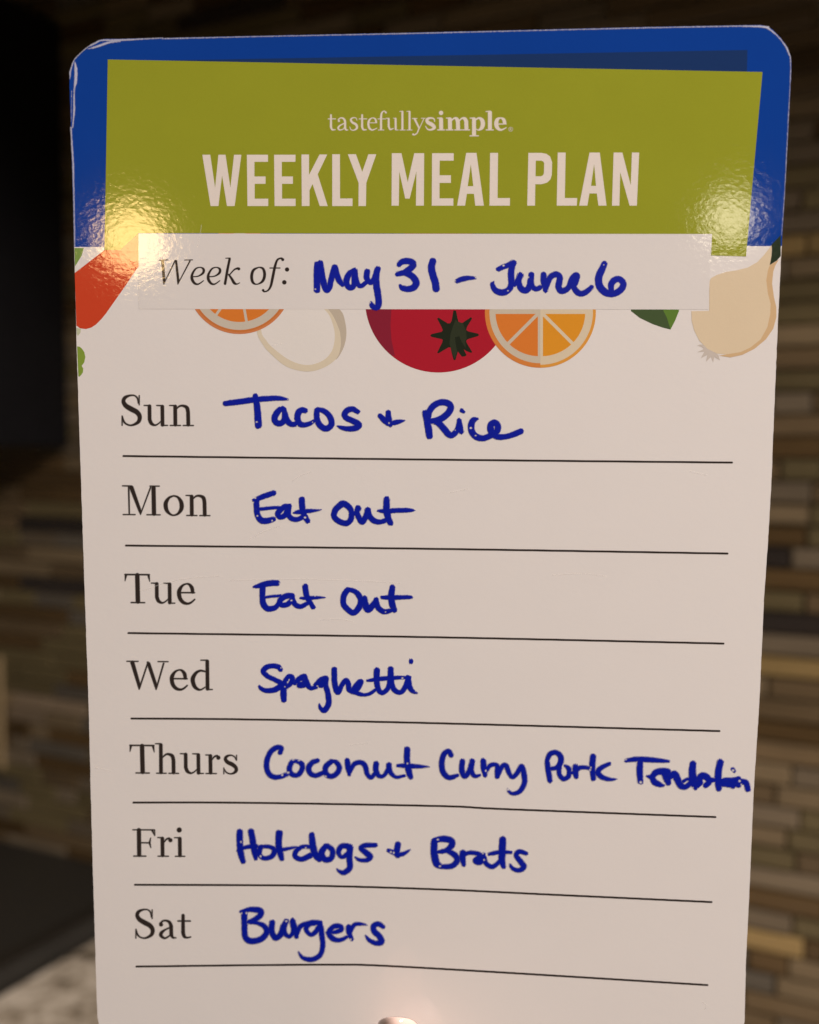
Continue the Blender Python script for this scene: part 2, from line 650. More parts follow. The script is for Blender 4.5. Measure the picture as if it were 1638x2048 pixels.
# black panel on the upper left
px0 = wall_x(160)
zb = (CAM.z - COUNTER_Z) + 0.003
micro = bpy.data.objects.new('microwave', None)
COL.objects.link(micro)
micro.matrix_world = MW
micro['label'] = 'big black microwave hung on the tiled wall above the stove top, upper left'
micro['category'] = 'microwave'
pm, nt, b = node_mat('black_satin')
n1 = N(nt, 'ShaderNodeTexNoise'); n1.inputs['Scale'].default_value = 25
nt.links.new(mth(nt, 'ADD', mth(nt, 'MULTIPLY', n1.outputs[0], 0.2), 0.4), b.inputs['Roughness'])
b.inputs['Base Color'].default_value = (0.0045, 0.0042, 0.005, 1)
b.inputs['Specular IOR Level'].default_value = 0.25
for nm, x0_, x1_, y0_, y1_, z0_, z1_ in (('body', px0 - 0.76, px0, -0.36, -0.0065, zb, zb + 0.42),
                                        ('door', px0 - 0.76, px0 - 0.16, -0.385, -0.3605, zb + 0.004, zb + 0.416),
                                        ('control_panel', px0 - 0.157, px0, -0.38, -0.3605, zb + 0.004, zb + 0.416)):
    bm = bmesh.new()
    box(bm, x0_, x1_, y0_, y1_, z0_, z1_, 0.003)
    link(nm, bm_mesh(nm, bm), micro, pm)
bm = bmesh.new()
box(bm, px0 - 0.19, px0 - 0.172, -0.42, -0.3855, zb + 0.06, zb + 0.36, 0.006)
link('handle', bm_mesh('handle', bm), micro, pm)

# outlet plate at the left edge
plate_m, nt, b = node_mat('almond_plastic')
b.inputs['Base Color'].default_value = (0.30, 0.22, 0.115, 1)
b.inputs['Roughness'].default_value = 0.3


def wall_pt(px, py):
    d = ray(px, py)
    t = (WP - CAM).dot(wn) / d.dot(wn)
    return MW.inverted() @ (CAM + d * t)

q1 = wall_pt(17, 1310)
q2 = wall_pt(22, 1535)
outlet = bpy.data.objects.new('outlet_plate', None)
COL.objects.link(outlet)
outlet.matrix_world = MW
outlet['label'] = 'beige electrical outlet plate on the tiled wall at the left edge'
outlet['category'] = 'outlet'
bm = bmesh.new()
xr = (q1.x + q2.x) / 2
box(bm, xr - 0.075, xr, -0.0125, -0.0065, q2.z, q1.z, 0.002)
link('cover_plate', bm_mesh('cover_plate', bm), outlet, plate_m)
hh = (q1.z - q2.z)
for k in (0.32, 0.68):
    bm = bmesh.new()
    box(bm, xr - 0.055, xr - 0.02, -0.0142, -0.0122, q2.z + hh * k - 0.014, q2.z + hh * k + 0.014, 0.0008)
    link('socket', bm_mesh('socket', bm), outlet, plate_m)

# ------------------------------------------------------------------ the meal plan card
card = bpy.data.objects.new('meal_plan_card', None)
COL.objects.link(card)
card.matrix_world = MC
card['label'] = 'white weekly meal plan card with blue and green header and blue handwriting, held upright'
card['category'] = 'card'

OUT_L = [(142, 260), (146, 400), (150, 560), (154, 720), (160, 900), (166, 1080), (172, 1260), (177, 1400), (181, 1560),
         (185, 1720), (190, 1880), (193, 1990), (195, 2034), (198, 2048), (206, 2060), (222, 2067)]
OUT_R = [(1455, 2084), (1474, 2078), (1485, 2062), (1489, 2044), (1492, 1920), (1499, 1780), (1507, 1590), (1519, 1400),
         (1528, 1200), (1535, 1100), (1543, 960), (1550, 780), (1556, 640), (1563, 500), (1569, 400), (1576, 270), (1582, 150)]
OUT_T = [(1583, 130), (1581, 112), (1574, 94), (1560, 74), (1545, 59), (1534, 53), (1522, 50), (1300, 54), (1050, 60), (800, 66), (500, 72),
         (300, 77), (212, 78), (200, 80), (184, 89), (165, 103), (151, 117), (143, 130), (139, 146), (139, 175)]
OUT = [tuple(p) for p in OUT_L + OUT_R + OUT_T]


def card_body():
    # raggedly worn outline
    pts = []
    n = len(OUT)
    for i in range(n):
        a, c = np.array(OUT[i], float), np.array(OUT[(i + 1) % n], float)
        m = max(1, int(np.hypot(*(c - a)) / 9))
        for k in range(m):
            p = a + (c - a) * k / m
            tt = (c - a) / np.hypot(*(c - a))
            nrm = np.array([-tt[1], tt[0]])
            p = p + nrm * (vnoise(np.array(p[0] * 0.11), np.array(p[1] * 0.13)) - 0.5) * 0.8
            pts.append(p)
    return pts

cpts = card_body()
bm = bmesh.new()
L = P(cpts)
vs = [bm.verts.new((p[0], p[1], 0.0)) for p in L]
f = bm.faces.new(vs)
f.normal_update()
if f.normal.z < 0:
    f.normal_flip()
r = bmesh.ops.extrude_face_region(bm, geom=[f])
for v in [g for g in r['geom'] if isinstance(g, bmesh.types.BMVert)]:
    v.co.z -= 0.0011
bm.normal_update()
bmesh.ops.recalc_face_normals(bm, faces=bm.faces)
white = print_mat('laminated_white', (233, 228, 222), var=0.02)
core, ntc, bc = node_mat('paper_core')
bc.inputs['Base Color'].default_value = (0.72, 0.66, 0.58, 1)
bc.inputs['Roughness'].default_value = 0.8
me = bm_mesh('board', bm)
me.materials.append(white)
me.materials.append(core)
for p in me.polygons:
    p.material_index = 0 if p.normal.z > 0.5 else 1
link('board', me, card)

Z = 3.5e-6
blue = print_mat('blue_print', (16, 64, 152))
navy = print_mat('navy_print', (30, 56, 104))
green = print_mat('green_print', (152, 157, 44))
top_loop = [p for p in cpts if p[1] < 492]
# keep the order of the outline: right side upward, over the top, down the left
ii = [i for i, p in enumerate(cpts) if p[1] < 492]
start = next(i for i in range(len(cpts)) if cpts[i][1] < 492 and cpts[i][0] > 1000 and cpts[i - 1][1] >= 492)
seq = []
k = start
while cpts[k % len(cpts)][1] < 492:
    seq.append(cpts[k % len(cpts)])
    k += 1
seq = [(1563.2, 492)] + [tuple(p) for p in seq] + [(148.4, 494)]
link('blue_header', poly_mesh('blue_header', [[seq]], Z), card, blue)
link('header_shade', poly_mesh('header_shade', [[[(321, 121), (1495, 100), (1494, 146)]]], 2 * Z), card, navy)
link('title_panel', poly_mesh('title_panel', [[[(215.6, 119), (1525, 144), (1492, 513), (1422, 511), (1424, 468), (277, 466), (240, 500), (209, 500)]]], 6.5 * Z), card, green)

# --- printed vegetables and fruit
def flat(name, polys, zk, rgb, label=None, var=0.04, parent=card, **kw):
    key = 'print_%d_%d_%d' % rgb
    m = bpy.data.materials.get(key) or print_mat(key, rgb, var=var, **kw)
    o = link(name, poly_mesh(name, polys, zk * Z), parent, m)
    if label:
        o['label'] = label
    return o

flat('pepper_print', [[[(149.5, 546), (213, 497), (232, 481), (252, 470), (277, 467), (278, 532), (272, 540), (250, 573), (226, 607), (212, 627), (203, 638), (192, 649), (183, 655), (172, 658), (160, 656.5), (153, 651)]]], 4, (208, 72, 42))
wb = flat('white_corner', [[[(149, 494.5), (213, 494.5), (213, 497), (149.6, 545)]]], 3.5, (233, 228, 222))
flat('leaf_print', [[[(149, 496), (168, 496), (163, 512), (150, 533)]]], 4.5, (128, 156, 78))
flat('sprig_print', [[zoomed(130, 480, 7.31, '178,1555 215,1560 250,1590 283,1640 298,1710 282,1790 245,1840 268,1880 264,1930 240,1970 212,1998 196,1990')]], 4, (134, 160, 62))
flat('sprig_print', [[zoomed(130, 480, 7.31, '170,1285 235,1300 225,1360 190,1400 176,1380')]], 4, (196, 200, 166))
# orange slice, left
O1 = (479, 563)
flat('orange_rind', [[circle(*O1, 105)]], 5, (212, 132, 82))
flat('orange_rind', [[circle(*O1, 101)]], 5.3, (206, 122, 62))
flat('orange_pith', [[circle(*O1, 97)]], 5.6, (206, 196, 178))


def wedges(cx, cy, R, gap, spans):
    out = []
    for a0, a1 in spans:
        am = math.radians((a0 + a1) / 2)
        hw = math.radians(abs(a1 - a0) / 2)
        off = gap / math.sin(hw)
        ox, oy = cx + off * math.cos(am), cy + off * math.sin(am)
        pts = [(ox, oy)]
        da = math.degrees(math.asin(gap / R))
        for i in range(15):
            a = math.radians(a0 + da + (a1 - a0 - 2 * da) * i / 14)
            pts.append((cx + R * math.cos(a), cy + R * math.sin(a)))
        out.append([pts])
    return out

flat('orange_pulp', wedges(479, 563, 81, 2.6, [(a, a + 45) for a in range(-10, 350, 45)]), 5.9, (222, 128, 52))
# pale onion ring
ro = smooth_loop([(514, 664), (525, 688), (540, 706), (573, 733), (613, 743), (646, 736), (672, 718), (681, 695), (681, 672), (676, 653), (659, 622), (620, 590), (560, 585), (515, 620)])
ri = smooth_loop([(523, 664), (532, 680), (545, 695), (579, 720), (613, 730), (644, 722), (663, 703), (669.5, 676), (666, 650), (652, 622), (615, 600), (560, 596), (525, 630)])
flat('onion_ring_shade', [[smooth_loop([(655, 610), (681.5, 621), (691, 647), (692.5, 673), (686, 698), (672, 719), (668, 700), (672, 660)])]], 3.6, (196, 184, 164))
flat('onion_ring', [[ro, ri]], 4, (222, 210, 184))
flat('onion_ring_inside', [[ri]], 4, (233, 228, 220))
# tomato
flat('tomato_print', [[circle(877, 598, 147, 90)]], 4.2, (176, 34, 50))
TL = [p for p in circle(877, 598, 146.6, 180) if p[0] < 786 and p[1] > 560]
TL.sort(key=lambda p: p[1])
flat('tomato_shade', [[TL + [(790, 712), (783, 680), (781, 650), (784, 600), (786, 575)]]], 4.5, (138, 38, 56))
star = zoomed(860, 610, 13.65, '640,150 710,150 750,350 780,460 830,500 900,480 1120,330 1150,370 1010,600 990,680 1040,720 1310,780 1340,820 1310,850 1040,930 990,970 1000,1030 1150,1280 1130,1310 1000,1260 920,1210 1000,1370 960,1400 870,1410 760,1270 700,1490 670,1510 640,1490 590,1300 560,1160 500,1160 230,1320 195,1300 330,1030 350,950 310,930 40,870 5,830 50,790 320,730 350,690 310,590 195,370 230,345 480,500 550,500 590,430')
flat('tomato_calyx', [[star]], 5, (38, 44, 32))
flat('calyx_shade', [[zoomed(860, 610, 13.65, '700,400 760,450 900,500 980,700 1000,900 960,1000 980,1180 860,1000 800,850 680,880 700,1050 740,1260 680,1480 600,1300 530,1050 560,800 620,600')]], 5.4, (52, 58, 42))
# orange slice, right
O2 = (1080.8, 624.5)
half = lambda r, a0, a1: circle(*O2, r, 40, a0, a1)
flat('orange_rind', [[half(111, 90, 270)]], 5, (218, 134, 66))
flat('orange_rind', [[half(111, -90, 90)]], 5, (226, 158, 70))
flat('orange_pith', [[half(102, 90, 270)]], 5.4, (206, 194, 172))
flat('orange_pith', [[half(105, -90, 90)]], 5.4, (222, 206, 176))
flat('orange_pulp', wedges(1079, 624.5, 88, 3.3, [(90, 135), (135, 180)]), 5.8, (222, 128, 54))
flat('orange_pulp', wedges(1082.5, 624.5, 88, 3.3, [(0, 45), (45, 90)]), 5.8, (226, 152, 46))
# leaf
flat('leaf_print', [[[(1262, 600), (1262, 622), (1280, 636), (1305, 648), (1325, 655), (1341, 659), (1358, 622), (1358, 600)]]], 4, (74, 92, 58))
flat('leaf_print', [[[(1325, 610), (1327, 622), (1334, 636), (1341, 659), (1350, 642), (1358, 622), (1358, 610)]]], 4.4, (98, 132, 56))
# onion
zo = lambda s: zoomed(1380, 480, 7.445, s)
flat('onion_print', [[zo('1190,110 1100,225 1000,330 860,410 700,450 540,475 400,520 310,570 290,620 285,1055 20,1060 25,1200 60,1340 140,1500 260,1620 400,1690 560,1705 750,1670 900,1600 1050,1480 1150,1300 1195,1100 1200,950 1160,800 1135,600 1160,450 1190,370 1210,250 1222,70')]], 5, (226, 207, 174))
flat('onion_shade', [[zo('1190,372 1325,290 1270,380 1240,470 1222,650 1250,850 1285,1000 1286,1150 1240,1320 1130,1480 960,1620 780,1710 600,1748 430,1722 560,1700 750,1670 900,1600 1050,1480 1150,1300 1195,1100 1200,950 1160,800 1135,600 1160,450')]], 5.3, (214, 182, 138))
flat('onion_stem', [[[(1543, 489.5), (1552, 480), (1561.5, 470), (1561.5, 512), (1554, 521), (1539.5, 530), (1543, 512), (1544, 500)]]], 5.6, (46, 58, 42))
flat('onion_roots', [[zo('200,1560 150,1555 105,1572 170,1590 205,1622 105,1672 215,1662 160,1762 258,1712 240,1812 312,1742 345,1822 362,1742 445,1792 425,1712 330,1650')]], 4.6, (206, 196, 184))
# white writing strip, slightly see-through
strip = print_mat('strip_white', (233, 228, 222), var=0.02, alpha=0.95)
link('week_strip', poly_mesh('week_strip', [[[(277, 467), (1424, 468), (1420, 545), (1416.5, 619), (278, 618)]]], 7 * Z), card, strip)

# --- ruled lines
dark_ink = print_mat('black_print', (52, 44, 40), var=0.1, fade=True)
RULES = [[(247, 912), (855, 919), (1464, 925)], [(252, 1091), (860, 1097.5), (1455, 1107)], [(257, 1266), (850, 1274), (1447, 1287)],
         [(263, 1437), (480, 1438.5), (860, 1446), (1439, 1462)], [(267, 1605), (500, 1605.5), (880, 1612), (1008, 1618), (1431, 1634)],
         [(270, 1769.5), (600, 1771), (860, 1778), (1100, 1789), (1423, 1804)], [(273, 1933), (520, 1930), (673, 1929.3), (760, 1931), (1000, 1944.5), (1415, 1970)]]
for rl in RULES:
    pts = smooth_loop(rl, 10, closed=False)
    ink('rule_line', [np.column_stack([pts, np.full(len(pts), 2.3)])], 6 * Z, dark_ink, card, step=1.2, soft=0.8)

# --- printed day names (serif letters, units 1/8.19 px, baseline 0)
G = {
 'S': '285,-378,12 270,-453,14 220,-500,12 140,-500,16 65,-465,28 40,-403,32 80,-333,38 170,-278,42 260,-228,40 305,-158,36 290,-78,30 220,-28,20 150,-13,14 80,-38,14 40,-88,16 25,-158,8|L298,-500,10 298,-350,10|L18,-165,10 18,-13,10',
 'u': 'L0,-338,9 88,-336,12|L88,-325,30 90,-110,30|90,-110,30 118,-45,28 180,-15,15 240,-45,11 285,-90,9|L298,-320,30 302,-22,30|L205,-338,9 298,-336,12|L302,-12,12 385,-12,9',
 'n': 'L0,-338,9 92,-336,12|L92,-320,31 95,-25,31|L12,-10,10 178,-10,10|115,-285,11 165,-327,15 225,-332,20 285,-300,30 303,-225,31|L303,-225,31 307,-25,31|L225,-10,10 390,-10,10',
 'M': 'L5,-482,10 150,-480,12|L105,-465,14 115,-20,12|L15,-12,10 210,-12,10|L150,-455,35 288,-80,26 300,-15,8|L303,-30,10 465,-465,12|L512,-455,35 520,-30,35|L455,-482,10 605,-482,10|L405,-12,10 620,-12,10',
 'o': '165,-330,13 95,-300,20 45,-230,32 36,-165,35 55,-90,30 110,-30,18 170,-12,13 240,-40,20 290,-110,32 298,-180,35 280,-250,30 230,-312,18 165,-330,13',
 'T': 'L15,-470,13 410,-470,13|L28,-455,20 14,-365,6|L400,-455,20 418,-360,6|L215,-460,37 225,-30,37|L115,-12,11 335,-12,11',
 'e': 'L60,-188,12 285,-188,12|255,-200,28 242,-270,30 200,-322,20 150,-332,13 85,-300,20 40,-230,32 32,-170,34 50,-90,32 100,-30,28 170,-8,20 230,-28,16 288,-78,12',
 'W': 'L5,-470,10 190,-470,10|L95,-450,34 210,-60,28 208,-12,12|L215,-35,13 345,-430,13|L350,-455,18 365,-430,30 488,-60,28 488,-12,12|L497,-40,13 612,-440,14|L520,-470,10 685,-470,10',
 'd': '240,-310,14 160,-322,18 90,-285,25 42,-210,34 36,-150,35 60,-70,32 110,-20,24 170,-8,14 240,-50,10|L275,-478,30 280,-25,31|L168,-496,9 275,-497,12|L280,-12,11 360,-13,9',
 'h': 'L5,-500,9 95,-500,12|L95,-480,30 98,-25,31|L25,-10,10 185,-10,10|120,-270,11 175,-320,15 225,-328,20 285,-298,30 305,-225,31|L305,-225,31 308,-25,31|L230,-10,10 390,-10,10',
 'r': 'L5,-318,9 80,-317,12|L82,-302,31 86,-25,31|L10,-10,10 182,-10,10|110,-240,10 150,-292,14 195,-305,18|215,-275,34',
 's': '212,-245,9 190,-290,11 130,-318,12 60,-298,22 36,-252,28 75,-200,32 150,-165,34 208,-115,30 213,-60,28 170,-20,18 110,-10,12 50,-35,12 15,-90,8|L222,-320,9 222,-235,9|L10,-105,9 10,-8,9',
 'F': 'L5,-445,10 360,-445,12|L105,-440,35 110,-30,35|L20,-10,11 220,-10,11|L325,-438,18 368,-350,8|L365,-440,10 368,-350,8|L140,-232,11 260,-230,12|L280,-232,18 300,-312,7|L280,-230,18 303,-150,7',
 'i': 'L5,-318,9 90,-317,12|L92,-302,31 95,-25,31|L20,-10,10 175,-10,10|83,-446,42',
 'a': '50,-240,34|35,-255,20 80,-302,16 140,-308,18 195,-280,26 222,-215,32|L222,-215,32 225,-70,32|225,-70,32 252,-20,20 305,-15,10|200,-190,13 120,-152,16 60,-105,28 45,-60,30 80,-20,22 130,-10,16 200,-55,13',
 't': 'L92,-395,28 92,-100,33|92,-100,33 112,-38,28 160,-15,16 222,-28,12|L5,-300,13 215,-300,13',
}


def glyph(ch, x, y, s=1.0, slope=0.0):
    res = strokes_px(0, 0, 8.19, 10, G[ch])
    for st in res:
        px = st[:, 0] * s
        st[:, 1] = y + st[:, 1] * s + px * slope
        st[:, 0] = x + px
        st[:, 2] *= s
    return res

DAYS = [('Sun', [('S', 242.2, 852), ('u', 288.4, 852), ('n', 339.3, 852)], 1, .004),
        ('Mon', [('M', 244.7, 1030.4), ('o', 327.1, 1031.7), ('n', 372.2, 1032)], 1, .008),
        ('Tue', [('T', 248.5, 1206.3), ('u', 302.9, 1207.3), ('e', 354.3, 1208)], 1, .008),
        ('Wed', [('W', 253.4, 1379.2), ('e', 339.9, 1379.8), ('d', 381.4, 1380)], .99, .01),
        ('Thurs', [('T', 258.4, 1547), ('h', 310.4, 1547.4), ('u', 360.9, 1547.8), ('r', 411, 1548), ('s', 446.6, 1548.4)], .985, .01),
        ('Fri', [('F', 265.3, 1713.2), ('r', 315.0, 1713.4), ('i', 348.6, 1713.6)], .99, .005),
        ('Sat', [('S', 269.8, 1877.5), ('a', 316.5, 1877), ('t', 355.6, 1876.8)], .955, .005)]
for wd, gl, s, sl in DAYS:
    st = []
    for ch, x, y in gl:
        st += glyph(ch, x, y, s, sl)
    ink('day_name', st, 6 * Z, dark_ink, card, grow=0.8, step=0.9, soft=2.0, label='printed word ' + wd)

WK = ('L105,112,6 195,108,6|L138,120,16 155,345,15 151,372,7|L160,352,6 275,115,8|L285,120,13 310,345,15 305,372,7|L315,352,6 436,122,9|L380,110,6 465,108,6|'
      '470,292,7 530,285,8 580,250,14 585,210,14 550,190,7 500,205,10 462,265,14 460,320,17 490,365,14 530,372,9 585,335,6|'
      '648,292,7 708,285,8 758,250,14 763,210,14 728,190,7 678,205,10 640,265,14 638,320,17 668,365,14 708,372,9 763,335,6|'
      'L870,98,14 847,210,15 820,368,15|L828,90,6 875,88,7|870,270,7 920,215,9 960,200,13|970,206,17|860,268,10 890,310,14 920,360,16 950,372,8 980,358,5|'
      '1190,188,7 1130,220,15 1110,290,17 1125,355,15 1170,374,7 1230,340,15 1252,270,17 1235,205,14 1190,188,7|'
      '1450,105,17 1430,90,10 1390,110,12 1365,180,15 1340,300,16 1320,390,14 1290,440,10 1250,455,9 1236,440,15|L1310,197,7 1420,197,7|1497,213,24|1467,353,25')
ink('week_of_lettering', strokes_px(300, 500, 5.46, 10, WK), 8 * Z, dark_ink, card, grow=0.3, step=0.7, soft=1.2)

cream = print_mat('cream_print', (232, 222, 206), var=0.03, fade=True)
TF = ('L180,165,17 180,360,21|180,360,20 200,403,17 250,405,10|L135,228,10 255,228,10|'
      '310,262,20|300,240,12 340,212,12 385,225,18 410,270,20 412,370,20 425,405,16 455,410,10|400,300,10 330,335,14 298,375,18 320,408,14 370,400,10 400,370,10|'
      '605,250,8 590,215,10 540,210,12 505,240,18 530,285,20 590,320,22 605,375,20 560,412,12 510,405,10 488,360,8|'
      'L690,165,17 690,360,21|690,360,20 710,403,17 760,405,10|L642,228,10 765,228,10|'
      'L800,292,9 930,292,9|920,280,18 905,230,16 860,212,10 810,245,18 792,310,20 810,380,20 860,410,14 930,380,9|'
      '1080,125,18 1050,100,10 1012,130,16 1000,200,20|L1000,200,20 1000,395,20|L955,410,9 1045,410,9|L950,228,9 1075,228,9|'
      'L1088,218,9 1125,218,10|L1125,225,18 1125,350,19|1125,350,19 1150,400,16 1200,385,10|L1238,225,19 1240,395,19|L1240,410,9 1280,410,9|L1203,218,8 1238,216,9|'
      'L1350,112,19 1350,395,20|L1305,107,8 1350,102,10|L1310,410,9 1395,410,9|L1467,112,19 1467,395,20|L1422,107,8 1467,102,10|L1425,410,9 1510,410,9|'
      'L1512,222,9 1590,222,9|L1550,228,19 1620,370,17|L1625,390,9 1702,222,9|L1660,218,8 1722,218,8|1620,385,13 1590,460,12 1545,490,13|1527,482,19')
SI = ('240,270,10 225,225,14 160,215,18 115,240,26 130,285,32 200,325,34 235,370,28 190,403,18 130,400,14 90,350,10|'
      '345,130,38|L345,235,35 347,380,35|L285,215,10 345,215,14|L290,408,12 400,408,12|'
      'L430,215,10 490,215,14|L490,235,35 492,380,35|L430,408,12 540,408,12|520,250,14 560,218,16 600,228,30 620,270,35|L620,270,35 624,380,35|L570,408,12 680,408,12|'
      '650,250,14 690,218,16 735,228,30 757,270,35|L757,270,35 760,380,35|L700,408,12 812,408,12|'
      'L820,215,10 885,215,14|L885,235,35 885,480,35|L820,505,12 955,505,12|915,240,14 965,214,18 1015,248,34 1030,310,38 1010,375,32 960,410,14 920,395,10|'
      'L1145,125,35 1145,380,35|L1080,108,10 1145,102,12|L1085,408,12 1200,408,12|'
      'L1290,313,12 1410,310,12|1385,285,32 1368,238,28 1320,214,14 1265,240,30 1250,310,38 1270,375,32 1330,408,18 1415,370,9|'
      '1485,362,5 1515,378,5 1518,405,5 1500,428,5 1470,428,5 1452,405,5 1455,378,5 1485,362,5|L1474,415,5 1474,378,5 1492,380,5 1494,394,5 1478,398,5 1498,415,5')
ink('maker_lettering', strokes_px(640, 210, 8.19, 10, TF) + strokes_px(840, 210, 8.19, 10, SI), 8 * Z, cream, card, grow=0.25, step=0.7, soft=1.2)

z1 = lambda s: zoomed(390, 290, 4.095, s)
z2 = lambda s: zoomed(760, 290, 3.033, s)
TITLE = [[z1('60,80 125,80 165,350 192,80 250,80 290,350 320,80 380,80 325,500 262,500 222,250 192,500 128,500')],
         [z1('425,80 598,80 598,138 487,138 487,258 578,258 578,318 489,318 489,440 600,440 600,500 430,500')],
         [z1('648,80 823,80 823,138 711,138 711,258 802,258 802,318 713,318 713,440 824,440 824,500 652,500')],
         [z1('872,78 934,78 934,245 1020,78 1083,78 1005,240 1087,500 1022,500 963,320 938,372 938,500 875,500')],
         [z1('1124,76 1187,76 1188,438 1290,438 1290,500 1124,500')],
         [z1('1252,76 1318,76 1370,220 1420,76 1485,76 1403,310 1400,500 1339,500 1340,310')],
         [z2('72,50 130,50 168,225 208,50 268,50 266,368 218,368 221,160 180,325 153,325 117,160 114,368 70,368')],
         [z2('316,50 447,50 447,95 362,95 361,184 430,184 430,230 361,230 361,324 445,324 445,368 314,368')],
         [z2('523,48 585,48 630,368 578,368 570,296 527,296 516,368 468,368'), z2('551,118 532,250 566,250')],
         [z2('668,48 716,48 713,322 788,322 788,368 664,368')],
         [z2('900,48 980,48 1010,54 1032,70 1044,105 1042,180 1034,208 1014,228 980,238 942,238 940,368 893,368'), z2('945,95 978,95 990,100 996,112 994,172 989,184 976,190 943,190')],
         [z2('1078,46 1126,46 1121,322 1196,322 1194,368 1072,368')],
         [z2('1271,46 1333,46 1374,368 1325,368 1315,294 1270,294 1258,368 1208,368'), z2('1299,115 1280,248 1310,248')],
         [z2('1417,46 1470,46 1521,245 1528,46 1572,46 1558,368 1514,368 1457,165 1452,368 1407,368')]]
title_m = print_mat('title_cream', (234, 224, 212), var=0.03)
for ch, t in zip('WEEKLYMEALPLAN', TITLE):
    link('title_letter', poly_mesh('title_letter', [t], 8 * Z), card, title_m)

